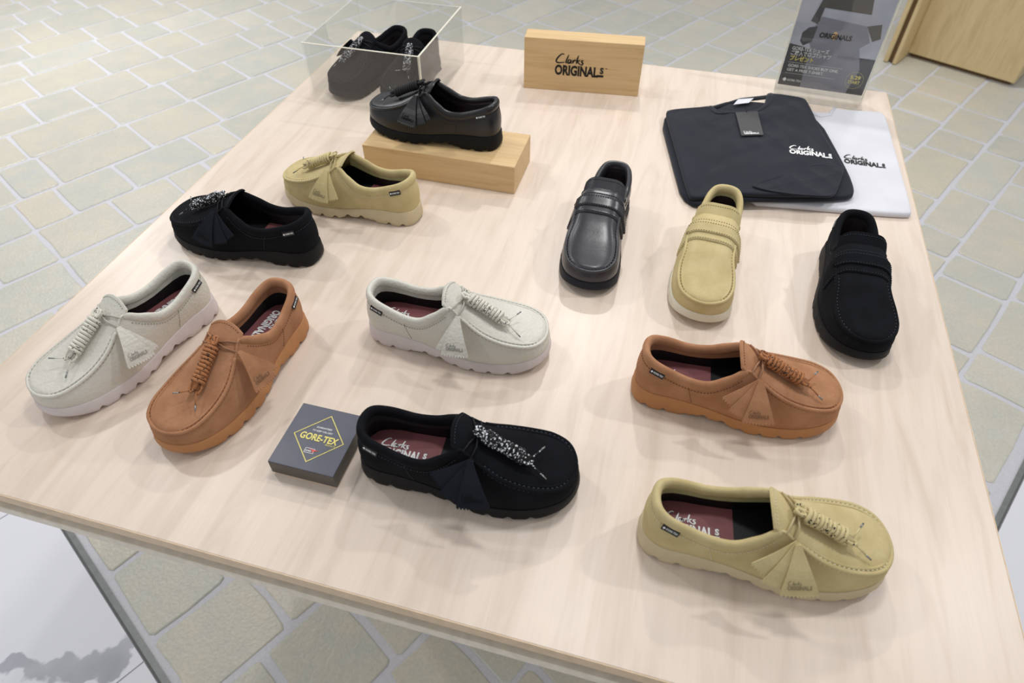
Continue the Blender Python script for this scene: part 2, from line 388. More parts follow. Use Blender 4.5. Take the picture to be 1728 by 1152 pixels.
# ------------------------------------------------------------------ blocks
sgn = empty('wooden_sign', (.569, 1.348, TZ), math.atan2(.03, .294), 'wooden block sign with black lettering standing at the back of the table', 'sign')
MB().box(0, .295, 0, .052, 0, .13, .0008).ob('block', 'block', sgn)
letter('lettering', logo2d(True), 'ink', sgn, (.079, 0, .043), (1, 0, 0), (0, 0, 1), width=.125)
rz = empty('wooden_riser', (.335, .874, TZ), 0, 'flat pale wooden riser block under the black leather shoe', 'riser')
MB().box(0, .336, 0, .135, 0, .064, .0008).ob('block', 'block', rz)
bx = empty('boxed_card', (.5215, .128, TZ), 0, 'small square slate grey box with a gold diamond and lettering beside black suede shoe', 'box')
MB().box(.002, .096, .002, .103, 0, .004).ob('base_tray', 'edge', bx)
MB().box(0, .098, 0, .105, .004, .0285, .0006).ob('box_body', 'box_side', bx)
MB().box(.0004, .0976, .0004, .1046, .0285, .0302, .0004).ob('lid', 'box', bx)
Zt = .0303; d1 = np.array([[.050, .010], [.093, .0525], [.050, .095], [.007, .0525]])
d1 = np.array([[.0515, .012], [.0895, .052], [.0515, .093], [.0125, .052]]); cc = d1.mean(0); d2 = cc+(d1-cc)*.955
ob('diamond_outline', [(*p, Zt+.0003) for p in d1]+[(*p, Zt+.0003) for p in d2], [(k, (k+1) % 4, 4+(k+1) % 4, 4+k) for k in range(4)], 'yellow', bx)
X, Y = (1, 0, 0), (0, 1, 0)
letter('lettering', text2d('GUARANTEED', .01, .9, .1), 'white_ink', bx, (.0515, .0685, Zt), X, Y, width=.0235, align='c')
letter('lettering', text2d('TO KEEP YOU DRY', .01, .9, .1), 'white_ink', bx, (.0515, .0625, Zt), X, Y, width=.031, align='c')
letter('lettering', text2d('GORE-TEX', .03, .9), 'yellow', bx, (.0515, .0475, Zt), X, Y, width=.057, height=.0105, align='c')
letter('lettering', text2d('PRODUCTS', .01, .9, .1), 'yellow', bx, (.072, .0435, Zt), X, Y, width=.015, align='c')
MB().box(.0405, .0545, .0265, .0345, Zt, Zt+.0002).ob('emblem', 'white_ink', bx)
MB().box(.0411, .0539, .0271, .0339, Zt+.0001, Zt+.0003).ob('emblem', 'box', bx)
letter('lettering', text2d('GORE', .03), 'white_ink', bx, (.042, .0285, Zt+.0003), X, Y, width=.0085)
ob('emblem_arrow', [(.0445, .0335, Zt+.0005), (.060, .0325, Zt+.0005), (.0545, .0305, Zt+.0005), (.0525, .0275, Zt+.0005), (.0515, .0315, Zt+.0005)], [(0, 4, 3, 2, 1)], 'red', bx)

# ------------------------------------------------------------------ acrylic case
cx0, cx1, cy0, cy1, ch, th = .078, .375, 1.132, 1.446, .147, .004
cs = empty('acrylic_case', (cx0, cy0, TZ), 0, 'clear open-topped acrylic case around two black suede shoes', 'display case')
cw, cd = cx1-cx0, cy1-cy0
for b in ((0, cw, 0, th), (0, cw, cd-th, cd), (0, th, th, cd-th), (cw-th, cw, th, cd-th)):
    MB().box(b[0], b[1], b[2], b[3], .0005, ch).ob('panel', 'acrylic', cs)
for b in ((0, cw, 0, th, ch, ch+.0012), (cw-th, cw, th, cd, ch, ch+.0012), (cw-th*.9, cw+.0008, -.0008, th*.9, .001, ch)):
    MB().box(*b).ob('polished_edge', 'acr_edge_lit', cs)
for b in ((0, th, th, cd, ch, ch+.0008), (th, cw-th, cd-th, cd, ch, ch+.0008)): MB().box(*b).ob('polished_edge', 'clear_edge', cs)

# ------------------------------------------------------------------ poster stand
pw, ph, tilt = .205, .297, math.radians(3)
ps = empty('poster_stand', (1.204, 1.512, TZ), math.atan2(-.012, .201), 'clear acrylic stand holding a grey poster at the back right corner of the table', 'poster stand')
MB().box(-.004, pw+.004, -.05, .05, .0005, .0035).ob('base_plate', 'acrylic', ps)
MB().box(-.004, pw+.004, -.051, -.05, .0005, .0035).ob('polished_edge', 'clear_edge', ps)
ca, sa = math.cos(tilt), math.sin(tilt); Zp = .016
def pp(x, y, d=0.0): return (x, y*sa-d*ca, Zp+y*ca+d*sa)
def pquad(nm, pts, m, d): return ob(nm, [pp(x, y, d) for x, y in pts], [tuple(range(len(pts)))], m, ps)
for nm, d0, d1_, m in (('back_sheet', -.004, -.0015, 'acrylic'), ('front_sheet', .0015, .004, 'acrylic')):
    c = [(-.004, -.012), (pw+.004, -.012), (pw+.004, ph+.006), (-.004, ph+.006)]
    ob(nm, [pp(x, y, d0) for x, y in c]+[pp(x, y, d1_) for x, y in c], [(3, 2, 1, 0), (4, 5, 6, 7)]+[(k, (k+1) % 4, 4+(k+1) % 4, 4+k) for k in range(4)], m, ps)
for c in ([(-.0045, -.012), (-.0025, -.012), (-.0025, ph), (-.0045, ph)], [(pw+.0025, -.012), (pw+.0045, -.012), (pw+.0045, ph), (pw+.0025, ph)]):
    ob('polished_edge', [pp(x, y, -.004) for x, y in c]+[pp(x, y, .0042) for x, y in c], [(4, 5, 6, 7)]+[(k, (k+1) % 4, 4+(k+1) % 4, 4+k) for k in range(4)], 'acr_edge_lit', ps)
M['p_bg'] = plain('poster_grey', (196, 198, 212), .5, .3, 0, .12, 9); M['p_dark'] = plain('poster_dark', (74, 74, 78), .5)
M['p_mid'] = plain('poster_grey_shirt', (140, 140, 152), .5, .3, 0, .06, 20); M['p_olive'] = plain('poster_charcoal', (84, 82, 78), .5); M['p_orange'] = plain('poster_peach', (230, 190, 130), .5)
pquad('poster', [(0, 0), (pw, 0), (pw, ph), (0, ph)], 'p_bg', 0)
pquad('poster_print', [(0, .0), (pw, 0), (pw, .088), (.145, .088), (.045, .096), (0, .102)], 'p_dark', .0002)
pquad('poster_print', [(.055, .0), (.165, .0), (.178, .06), (.160, .11), (.178, .125), (.160, .16), (.055, .17), (.035, .12), (.05, .1)], 'p_mid', .0004)
pquad('poster_print', [(.160, .16), (.182, .128), (.198, .136), (.190, .168)], 'p_olive', .0005)
pquad('poster_print', [(.034, .143), (.052, .148), (.050, .112), (.032, .1), (.022, .11), (.022, .13)], 'p_dark', .0005)
pquad('poster_print', [(.035, .16), (.052, .158), (.055, .19), (.16, .186), (.15, .24), (.12, .262), (.075, .262), (.05, .23)], 'p_olive', .0006)
pquad('poster_print', [(.033, .158), (.05, .152), (.052, .19), (.042, .192)], 'p_dark', .0007)
pquad('poster_print', [(pw*.47+.006*math.cos(a), .131+.0095*math.sin(a)) for a in np.linspace(0, 2*math.pi, 14)[:-1]], 'p_orange', .0010)
PX = (1, 0, 0); PY = (0, sa, ca)
def plet(s, x, y, wd, h, m, bold=.012): letter('lettering', text2d(s, bold), m, ps, pp(x, y, .0009), PX, PY, width=wd, height=h)
letter('lettering', text2d('ORIGINALS', .04), 'ink', ps, pp(.062, .124, .0008), PX, PY, width=.074, height=.011)
plet('GORE-TEX シューズ', .010, .088, .086, .0082, 'white_ink'); plet('ご購入でロゴTシャツ', .010, .0765, .094, .0085, 'white_ink')
plet('プレゼント', .011, .0635, .056, .0092, 'yellow', .03); plet('GORE-TEX SHOES BUY ONE,', .012, .047, .120, .0068, 'white_ink'); plet('GET A FREE T-SHIRT.', .012, .0365, .088, .0068, 'white_ink')
plet('GORE-TEX', .020, .012, .034, .005, 'white_ink'); 
pquad('emblem', [(.0135, .009), (.0185, .0145), (.0135, .020), (.0085, .0145)], 'white_ink', .0009)
for y, x1 in ((.0575, .14), (.031, .13)): pquad('rule_line', [(.010, y), (x1, y), (x1, y+.0005), (.010, y+.0005)], 'white_ink', .0009)
plet('5.29', .1635, .0375, .024, .0085, 'yellow', .035); plet('START', .161, .0265, .028, .0072, 'yellow', .025)
ring = [(.175+r*math.cos(a), .0345+r*math.sin(a)) for r in (.0205, .0200) for a in np.linspace(0, 2*math.pi, 41)[:-1]]
ob('ring_mark', [pp(x, y, .0009) for x, y in ring], [(k, (k+1) % 40, 40+(k+1) % 40, 40+k) for k in range(40)], 'yellow', ps)

# ------------------------------------------------------------------ folded shirts
def chaikin(P, it=2):
    P = np.array(P, float)
    for _ in range(it):
        Q = np.roll(P, -1, 0); P = np.stack([.78*P+.22*Q, .22*P+.78*Q], 1).reshape(-1, 2)
    return P
def cloth(name, outline, z0f, th, m, parent, seed, amp=.0022, it=2):
    """a folded layer of cloth: soft edge, lightly rumpled upper side"""
    P = chaikin(outline, it); n = len(P); c = P.mean(0); r = np.random.default_rng(seed)
    ks = r.uniform(10, 60, (7, 2))*r.choice([-1, 1], (7, 2)); ph_ = r.uniform(0, 6.3, 7)
    def wr(p): return sum(1-2*abs(math.sin(k[0]*p[0]+k[1]*p[1]+f+1.1*math.sin(9*p[0]-7*p[1]+f)))**.7 for k, f in zip(ks, ph_))/7
    V = []; rings = 0
    for s, zf, a in ((.985, 0, 0), (.997, .12, 0), (1, .45, 0), (.997, .8, 0), (.985, .97, .3), (.96, 1.0, .7), (.92, 1, 1))+tuple((x, 1, 1) for x in np.linspace(.88, .04, 22)):
        for p in P:
            q = c+(p-c)*s; V.append((q[0], q[1], z0f(q)+th*zf+a*amp*wr(q))); 
        rings += 1
    V.append((c[0], c[1], z0f(c)+th+amp*wr(c))); F = []
    for i in range(rings-1):
        for k in range(n): F.append((i*n+k, i*n+(k+1) % n, (i+1)*n+(k+1) % n, (i+1)*n+k))
    b = (rings-1)*n; F += [(b+k, b+(k+1) % n, len(V)-1) for k in range(n)]
    A = sum(P[i][0]*P[(i+1) % n][1]-P[(i+1) % n][0]*P[i][1] for i in range(n))
    if A < 0: F = [f[::-1] for f in F]
    return ob(name, V, F, m, parent, True), (lambda p: z0f(p)+th+amp*wr(p))
def px2(pts, z): return [un(a, b, z)[:2] for a, b in pts]
# white shirt, mostly under the black one
wt = empty('folded_tshirt', (0, 0, 0), 0, 'folded white t-shirt with black chest print lying under the black t-shirt', 'folded shirt', 'folded t-shirts')
wo = px2([(1228, 178), (1366, 186), (1398, 190), (1408, 180), (1424, 184), (1488, 187), (1496, 196), (1514, 262), (1541, 356), (1536, 361), (1330, 344), (1250, 338)], TZ+.014)
_, wz = cloth('body', wo, lambda p: TZ+.0005, .013, 'white_tee', wt, 5, .0012, 2)
# black shirt on top
bt = empty('folded_tshirt', (0, 0, 0), 0, 'folded black t-shirt with white chest print and a hang tag', 'folded shirt', 'folded t-shirts')
zb = lambda p: TZ+.0006+.0162*float(smoothstep(1.04, 1.10, p[0]))
lo = px2([(1112, 180), (1136, 270), (1156, 342), (1250, 342), (1434, 340), (1441, 327), (1428, 292), (1372, 190), (1240, 172)], TZ+.018)
cloth('lower_fold', lo, zb, .011, 'black_tee', bt, 8, .0008, 2)
up = px2([(1124, 186), (1128, 178), (1194, 173), (1201, 172), (1207, 181), (1222, 190), (1250, 193), (1275, 190), (1294, 178), (1297, 164), (1301, 161), (1354, 168), (1362, 176), (1386, 228), (1421, 284), (1424, 290), (1411, 326), (1404, 333), (1290, 333), (1172, 328), (1163, 322), (1140, 240)], TZ+.030)
zu = lambda p: zb(p)+.0115
_, bz = cloth('front_panel', up, zu, .010, 'black_tee', bt, 3, .0040, 2)
ND = px2([(1201, 172), (1207, 181), (1222, 190), (1250, 193), (1275, 190), (1294, 178), (1299, 161)], TZ+.032)
nk = np.array([a for a in ribbon(ND, .0)[0][:25]])
mb = MB(); mb.tube([(p[0], p[1], bz(p)-.003) for p in nk], .0085, 8, flat=.55); mb.ob('collar_rib', 'black_tee', bt, True)
nkb = px2([(1206, 176), (1250, 171), (1294, 166)], TZ+.026)
MB().tube([(p[0], p[1], zu(p)+.001) for p in nkb], .007, 8, flat=.6).ob('back_collar', 'black_tee', bt, True)
lb = px2([(1236, 183), (1262, 180), (1270, 172), (1244, 174)], TZ+.026)
ob('neck_label', [(p[0], p[1], zu(p)+.008) for p in lb], [(0, 1, 2, 3)], 'white_tee', bt)
cu = px2([(1372, 279), (1400, 281), (1420, 284), (1422, 291), (1416, 312), (1409, 331), (1395, 335), (1340, 331), (1290, 324), (1262, 316), (1300, 304), (1338, 296)], TZ+.036)
cloth('sleeve', cu, lambda p: zu(p)+.0075, .0055, 'black_tee', bt, 21, .0026, 3)
def on(zf): return lambda P: np.array([(p[0], p[1], zf(p[:2])+.0012) for p in P])
a, b = un(1331, 262, TZ+.032), un(1404, 271, TZ+.032); ux = (b-a)/np.linalg.norm(b-a); uy = np.array([-ux[1], ux[0], 0])
letter('lettering', logo2d(), 'white_ink', bt, a, ux, uy, width=np.linalg.norm(b-a), fn=on(bz))
a, b = un(1425, 273, TZ+.015), un(1496, 283, TZ+.015); ux = (b-a)/np.linalg.norm(b-a); uy = np.array([-ux[1], ux[0], 0])
letter('lettering', logo2d(), 'ink', wt, a, ux, uy, width=np.linalg.norm(b-a), fn=on(wz))
MB().tube([(p[0], p[1], wz(p)+.0003) for p in px2([(1366, 190), (1385, 196), (1400, 194), (1409, 181)], TZ+.014)], .004, 8, flat=.5).ob('collar_rib', 'white_tee', wt, True)
tg = [un(x, y, TZ+.0345) for x, y in ((1250, 233), (1287, 232), (1277, 192), (1240, 194))]
tz = max(bz(p[:2]) for p in tg)+.002
ht = ob('hang_tag', [(p[0], p[1], tz+dz) for dz in (0, .0012) for p in tg], [(0, 1, 2, 3), (4, 5, 6, 7)]+[(k, (k+1) % 4, 4+(k+1) % 4, 4+k) for k in range(4)], 'hangtag', bt)
a, b = np.array([*tg[0][:2], tz+.0014]), np.array([*tg[1][:2], tz+.0014]); ux = (b-a)/np.linalg.norm(b-a); uy = np.array([-ux[1], ux[0], 0])
letter('lettering', logo2d(), 'white_ink', ht, a+ux*.008+uy*.004, ux, uy, width=np.linalg.norm(b-a)*.68)
p0 = (np.array(tg[2])+np.array(tg[3]))/2
MB().tube([(p0[0], p0[1]-.004, tz+.0016), (p0[0], p0[1]+.01, tz+.004), (p0[0]-.004, p0[1]+.03, tz-.004)], .0009, 6).ob('tag_string', 'ink', bt, True)

# ------------------------------------------------------------------ shoes
def sole_top(x): x = np.asarray(x, float); return .031-.010*smoothstep(.05, .17, x)+.0075*smoothstep(.225, .295, x)
def sole_bot(x):
    x = np.asarray(x, float)
    z = .0045*(1-smoothstep(.0, .014, x))+.0065*smoothstep(.078, .095, x)*(1-smoothstep(.135, .160, x))+.013*smoothstep(.232, .295, x)**1.2
    for c, d, wd in ((.026, .005, .006), (.052, .0055, .006), (.082, .004, .007), (.108, .005, .007), (.134, .005, .007), (.160, .0055, .007), (.186, .006, .006), (.212, .006, .006), (.240, .005, .006)):
        z = z+d*np.clip(1.25-np.abs(x-c)/wd*1.25, 0, 1)
    return z
# (base x, base half width, top x, top half width, top z)
LACED = [(.006, 0, .013, 0, .090), (.012, .021, .018, .018, .0885), (.034, .0325, .036, .0275, .082), (.075, .0345, .074, .0325, .0715), (.110, .0365, .104, .0345, .0735),
         (.140, .0415, .129, .0305, .089), (.160, .0450, .148, .0245, .102), (.178, .0480, .168, .0290, .087), (.202, .0500, .198, .0395, .0720), (.228, .0500, .226, .0440, .0620),
         (.254, .0465, .253, .0430, .0555), (.275, .0365, .2735, .0345, .0515), (.287, .0200, .2845, .0185, .0490), (.291, 0, .2880, 0, .0480)]
LOAFER = [list(r) for r in LACED]
LOAFER[4] = (.110, .0365, .102, .0345, .0760); LOAFER[5] = (.140, .0415, .124, .0375, .0880); LOAFER[6] = (.160, .0450, .146, .0385, .0880); LOAFER[7] = (.178, .0480, .167, .0390, .0805)
SUB = 6
def loop_interp(C, sub):
    C = np.asarray(C, float); n = len(C); out = []
    for i in range(n):
        a, b, c, d = C[(i-1) % n], C[i], C[(i+1) % n], C[(i+2) % n]
        for k in range(sub):
            t = k/sub; out.append(.5*((2*b)+(c-a)*t+(2*a-5*b+4*c-d)*t*t+(3*b-a-3*c+d)*t**3))
    return np.array(out)
class Last:
    """all the surfaces one shoe is cut from; toe towards +x, outer side at -y for a right shoe (sy=1)"""
    def __init__(s, ctl, sy):
        s.sy = sy; s.flat = 3.4 if ctl is LACED else 4.5; rows = [(*r, -1) for r in ctl]+[(*r, 1) for r in ctl[-2:0:-1]]
        B = np.array([(r[0], r[5]*r[1]) for r in rows]); T = np.array([(r[2], r[5]*r[3], r[4]) for r in rows])
        s.B = loop_interp(B, SUB); s.T = loop_interp(T, SUB); s.Bf = loop_interp(B, SUB*4); s.N = len(s.B)
        def bend(P):
            P = P.copy(); x = P[:, 0]; P[:, 1] += .0075*smoothstep(.16, .30, x)-.0035*np.sin(np.clip((x-.05)/.2, 0, 1)*np.pi); P[:, 1] *= sy; return P
        s.B = bend(s.B); s.T = bend(s.T); s.Bf = bend(s.Bf)
        def nrm(B):
            t = np.roll(B, -1, 0)-np.roll(B, 1, 0); n = np.stack([t[:, 1], -t[:, 0]], 1)*(1 if sy > 0 else -1); n /= np.linalg.norm(n, axis=1)[:, None]
            return n
        s.n = nrm(s.B); s.nf = nrm(s.Bf)
        c = s.B.mean(0)
        if ((s.B[5]-c) @ s.n[5]) < 0: s.n = -s.n; s.nf = -s.nf
    def at(s, arr, c):
        c = c % s.N; i = int(math.floor(c)); f = c-i; return arr[i % s.N]*(1-f)+arr[(i+1) % s.N]*f
    def top(s, k): return s.at(s.T, k*SUB)                 # k = control index (outer side 0..13, inner side 26-k)
    def wall(s, k, r):
        c = k*SUB; B = s.at(s.B, c); T = s.at(s.T, c); n = s.at(s.n, c); n = np.array([*n, 0])
        z0 = float(sole_top(B[0]))-.002; P0 = np.array([*B, z0]); h = T[2]-z0; up = np.array([0, 0, 1.])
        fr = float(smoothstep(6.5, 8.5, min(k % 26, 26-k % 26))); P1 = P0+n*(.0045-.001*fr)+up*.45*h; P2 = T+n*(.0062-.0032*fr)-up*(.22+.06*fr)*h
        return (1-r)**3*P0+3*(1-r)**2*r*P1+3*(1-r)*r*r*P2+r**3*T
    def wn(s, k, r):
        e = .02; a = s.wall(k+.05, r)-s.wall(k-.05, r); b = s.wall(k, min(1, r+e))-s.wall(k, r-e); n = np.cross(a, b); n /= np.linalg.norm(n)+1e-12
        m = s.at(s.n, k*SUB)
        return n if n[:2] @ m > 0 else -n
    def cross(s, k, t, crown):                              # point on the apron: k row, t 0 (outer) .. 1 (inner)
        A = s.top(k); Bq = s.top(26-k); wd = abs(A[1]-Bq[1]); P = A*(1-t)+Bq*t
        P = P.copy(); q = 1-abs(2*t-1)**s.flat; P[2] += crown*q*min(1, wd/.05)**.7; return P
def dashes(mb, pts, nrm, ln, gap, r):
    P = np.asarray(pts, float); d = np.concatenate([[0], np.cumsum(np.linalg.norm(np.diff(P, axis=0), axis=1))]); nrm = np.asarray(nrm)
    def at(x): return np.array([np.interp(x, d, P[:, i]) for i in range(3)])
    x = gap
    while x+ln < d[-1]:
        n = np.array([np.interp(x, d, nrm[:, i]) for i in range(3)]); mb.dash(at(x), at(x+ln), n, r); x += ln+gap

def build_shoe(kind, sy, mats, loc, rz, label, name=None, group=None, leaves=3, scale=1.0, fob=(8, -13, -30), tab=True, coil=(-.012, .0), zoff=0.0):
    U, S, L_, ST, RP, FB = (mats[k] for k in ('upper', 'sole', 'lace', 'stitch', 'rope', 'fob'))
    root = empty(name or ('moccasin_shoe' if kind == 'laced' else 'loafer'), loc, rz, label, 'shoe', group)
    root.scale = (scale,)*3
    g = Last(LACED if kind == 'laced' else LOAFER, sy); ke = 6 if kind == 'laced' else 5
    # sole
    Bf, nf = g.Bf, g.nf; N = len(Bf); x = Bf[:, 0]; zt = sole_top(x); zbm = sole_bot(x); V = []
    prof = ((-.004, 0, 0), (.0022, 0, .0006), (.0036, .12, 0), (.0042, .35, 0), (.0030, .62, 0), (.0026, .90, 0), (.0016, 1, 0), (-.004, 1.02, 0))
    for off, f, dz in prof:
        P = Bf+nf*off; z = zbm+(zt-zbm)*f+dz
        V += [(P[i, 0], P[i, 1], z[i]) for i in range(N)]
    F = []
    for j in range(len(prof)-1):
        for i in range(N): F.append((j*N+i, j*N+(i+1) % N, (j+1)*N+(i+1) % N, (j+1)*N+i))
    h = N//2
    for i in range(h):
        a, b, c, d = i, (i+1), (N-i-1) % N, (N-i) % N
        F.append(tuple(dict.fromkeys((a, d, c, b))))
        o_ = (len(prof)-1)*N; F.append(tuple(dict.fromkeys((o_+a, o_+b, o_+c, o_+d))))
    F = [f for f in F if len(f) > 2]
    if sy < 0: F = [f[::-1] for f in F]
    so = ob('sole', V, F, S, root, True)
    so.data.set_sharp_from_angle(angle=math.radians(38))
    # upper wall
    R = 12; mb = MB(); cols = [i/SUB for i in range(g.N)]+[0]
    G = np.array([[g.wall(k, j/R) for j in range(R+1)] for k in cols]); mb.grid(G, flip=sy < 0); mb.ob('upper', U, root, True)
    # apron (moccasin plug) and tongue
    k1 = 7 if kind == 'laced' else 5
    ks = list(np.linspace(k1, 13, int((13-k1)*5)+1)); ts = np.linspace(0, 1, 17)
    def crown(k): return .0055+(.0045 if kind == 'laced' else .0065)*float(smoothstep(11, 7, k))+ (0 if kind == 'laced' else .003*float(smoothstep(7, 5, k)))
    mb = MB(); mb.grid([[g.cross(k, t, crown(k)) for t in ts] for k in ks], flip=sy > 0); mb.ob('apron', U, root, True)
    e0 = [g.cross(k1, t, crown(k1)) for t in ts]
    rows = [e0]
    if kind == 'laced':
        for xx, zc, ze, wd in ((.160, .1020, .0905, .0272), (.152, .1070, .0945, .0275), (.145, .1120, .0995, .0275), (.139, .1165, .1045, .027), (.1355, .1190, .1075, .0262)):
            rows.append([np.array([xx+.004*(2*t-1)**2, sy*(-.0025)+(2*t-1)*wd*sy, zc-(zc-ze)*abs(2*t-1)**2.2]) for t in ts])
    else:
        for q, dx, dz, wk in ((.5, .006, .0045, 1.0), (1, .012, .009, .99), (1.4, .0165, .0125, .965)):
            rows.append([p+np.array([-dx, 0, dz])+np.array([0, (g.top(k1)[1]+g.top(26-k1)[1])/2-p[1], 0])*(1-wk) for p in e0])
    T0 = np.array(rows); back = T0-np.array([.0022, 0, .0022]); mb = MB()
    mb.grid(T0, flip=sy < 0); mb.grid(back, flip=sy > 0)
    mb.grid([T0[-1], back[-1]], flip=sy < 0); mb.grid([T0[:, 0], back[:, 0]], flip=sy > 0); mb.grid([T0[:, -1], back[:, -1]], flip=sy < 0)
    mb.ob('tongue', U, root, True)
    # collar roll
    n1 = int((26-2*ke)*SUB); kk = [(26-ke)+i/SUB for i in range(int(2*ke*SUB)+1)]
    ctr = np.array([g.top(k)-np.array([0, 0, .0035]) for k in kk]); nn_ = len(ctr); a = np.arange(12)*2*np.pi/12; V = []
    tt = np.gradient(ctr, axis=0); tt /= np.linalg.norm(tt, axis=1)[:, None]
    for i in range(nn_):
        u = np.array([0, 0, 1.])-tt[i]*tt[i][2]; u /= np.linalg.norm(u); sd = np.cross(tt[i], u); e_ = min(i, nn_-1-i); f = .66+.34*min(1, e_/8)
        if e_ == 0: f *= .8
        for q in a: V.append(ctr[i]+sd*.0056*f*math.cos(q)+u*.0088*f*math.sin(q))
    F = [(i*12+k, i*12+(k+1) % 12, (i+1)*12+(k+1) % 12, (i+1)*12+k) for i in range(nn_-1) for k in range(12)]+[tuple(range(11, -1, -1)), tuple(range((nn_-1)*12, nn_*12))]
    if sy < 0: F = [f[::-1] for f in F]
    ob('collar', V, F, U, root, True)
    if kind == 'laced':
        for sgn_ in (0, 1):
            mb = MB(); mb.tube([g.top(k if sgn_ == 0 else 26-k) for k in np.linspace(5.85, 7.1, 9)], .0019, 7); mb.ob('facing_edge', U, root, True)
    # moccasin seam ridge
    km = np.linspace(k1+(0.0 if kind == 'laced' else 2.0), 26-k1-(0.0 if kind == 'laced' else 2.0), 90)
    rp = np.array([g.top(k)+np.array([0, 0, .0004]) for k in km]); mb = MB(); mb.tube(rp, .0028, 8); mb.ob('seam_ridge', U, root, True)
    ri = np.array([g.top(k)-np.array([*g.at(g.n, k*SUB), 0])*.0052+np.array([0, 0, .0020]) for k in km[2:-2]]); MB().tube(ri, .0021, 8).ob('seam_ridge', U, root, True)
    # lining and insole
    cl = .0045; mb = MB(); kk2 = [i/2 for i in range(52)]+[0]; G = []
    for k in kk2:
        T_ = g.top(k); n = np.array([*g.at(g.n, k*SUB), 0]); B_ = g.at(g.B, k*SUB); front = smoothstep(6.2, 7.4, min(k, 26-k))
        top_ = T_-n*.0035-np.array([0, 0, .002+.012*front]); bot = np.array([*(B_-g.at(g.n, k*SUB)*.005), .037]); 
        mid = (top_+bot)/2+n*.001; c_ = .80 if ke == 6 else .55; G.append([top_, top_*(1-c_)+mid*c_-n*.0022, mid-n*.0006, bot*.6+mid*.4, bot])
    G = np.array(G); MB().grid(G[:, 1:], flip=sy > 0).ob('lining', 'lining', root, True)
    kc = [i for i, k in enumerate(kk2) if min(k, 26-k) <= ke+.4]
    A_ = [i for i in kc if kk2[i] > 13 or (i == len(kk2)-1)]; B2 = [i for i in kc if kk2[i] < 13 and i != len(kk2)-1]
    G2 = np.array([G[i][:2] for i in A_]+[G[i][:2] for i in B2[1:]]); MB().grid(G2, flip=sy > 0).ob('collar_lining', mats.get('inner', U), root, True)
    def insole(x0, x1, z, m, nm):
        xs = np.linspace(x0, x1, 14); Vv = []
        Bl = g.B-g.n*.0052; lat = Bl[:13*SUB+1]; med = np.vstack([Bl[13*SUB:], Bl[:1]])[::-1]
        for xx in xs: Vv += [(xx, np.interp(xx, lat[:, 0], lat[:, 1]), z), (xx, np.interp(xx, med[:, 0], med[:, 1]), z)]
        Ff = [(2*i, 2*i+2, 2*i+3, 2*i+1) for i in range(13)]
        if sy < 0: Ff = [f[::-1] for f in Ff]
        return ob(nm, Vv, Ff, m, root)
    insole(.0125, .112, .0385, 'insole', 'insole'); insole(.10, .26, .0380, 'lining', 'footbed')
    ins_o = np.array([.030, -.0145 if sy > 0 else -.016, .0388])
    letter('lettering', logo2d(), 'white_ink', root, ins_o, (1, 0, 0), (0, 1, 0), width=.066)
    # stitching
    sb = MB()
    pts = []; ns = []
    for k in [(26-ke+.15)+(2*ke-.3)*i/120 for i in range(121)]:
        kk_ = k % 26; hh = g.top(kk_)[2]-.029; r = 1-.0150/max(.03, hh); pts.append(g.wall(kk_, r)); ns.append(g.wn(kk_, r))
    pts = np.array(pts)+np.array(ns)*.0004; dashes(sb, pts, ns, .0028, .0016, .00055)
    for kq in (3.0, 23.0):
        pts = [g.wall(kq+(.35 if kq < 13 else -.35)*(1-r), r) for r in np.linspace(.08, .78, 16)]; ns = [g.wn(kq, r) for r in np.linspace(.08, .78, 16)]
        dashes(sb, np.array(pts)+np.array(ns)*.0004, ns, .0022, .0018, .0005)
    km2 = np.linspace(k1+(.3 if kind == 'laced' else 2.2), 26-k1-(.3 if kind == 'laced' else 2.2), 120); pts = []
    for k in km2:
        P = g.top(k); n = np.array([*g.at(g.n, k*SUB), 0]); pts.append(P-n*.0026+np.array([0, 0, .0023]))
    dashes(sb, pts, np.tile([0, 0, 1.], (len(pts), 1)), .0038, .0022, .0007)
    lo_ = [p+np.array([.001, 0, .0004])*0+n_*.0004 for p, n_ in zip([g.wall(k, .93) for k in km2], [g.wn(k, .93) for k in km2])]
    dashes(sb, lo_, [g.wn(k, .93) for k in km2], .0038, .0022, .0006)
    te = T0[-2]; dashes(sb, te[1:-1]+np.array([-.0002, 0, .0006]), np.tile([.5, 0, .8], (len(te)-2, 1)), .0024, .0016, .0005)
    sb.ob('stitching', ST, root, True, kind='stuff')
    # woven tab at the outer heel
    if tab:
        k0 = 1.9; rr = .74; P = g.wall(k0, rr); n = g.wn(k0, rr); tx = g.wall(k0+.3, rr)-g.wall(k0-.3, rr); tx /= np.linalg.norm(tx); ty = np.cross(n, tx); ty = ty if ty[2] > 0 else -ty
        hw, hh = .0105, .0042; c = P+n*.0016+ty*.001; V = [c+tx*a_*hw+ty*b_*hh+n*dz for dz in (0, .0011) for a_, b_ in ((-1, -1), (1, -1), (1, 1), (-1, 1))]
        tbo = ob('woven_tab', V, [(3, 2, 1, 0), (4, 5, 6, 7)]+[(k, (k+1) % 4, 4+(k+1) % 4, 4+k) for k in range(4)], 'tag', root)
        ux = tx if sy > 0 else -tx
        if np.cross(ux, ty) @ n < 0: ux = -ux
        letter('lettering', text2d('GORE-TEX', .02), 'white_ink', tbo, c+n*.0011-ux*.0055-ty*.0014, ux, ty, width=.0148, height=.0028)
        e2 = c+n*.0016-ux*.0078
        ob('emblem', [e2-ux*.0018, e2-ty*.002, e2+ux*.0018, e2+ty*.002], [(0, 1, 2, 3)], 'white_ink', tbo)
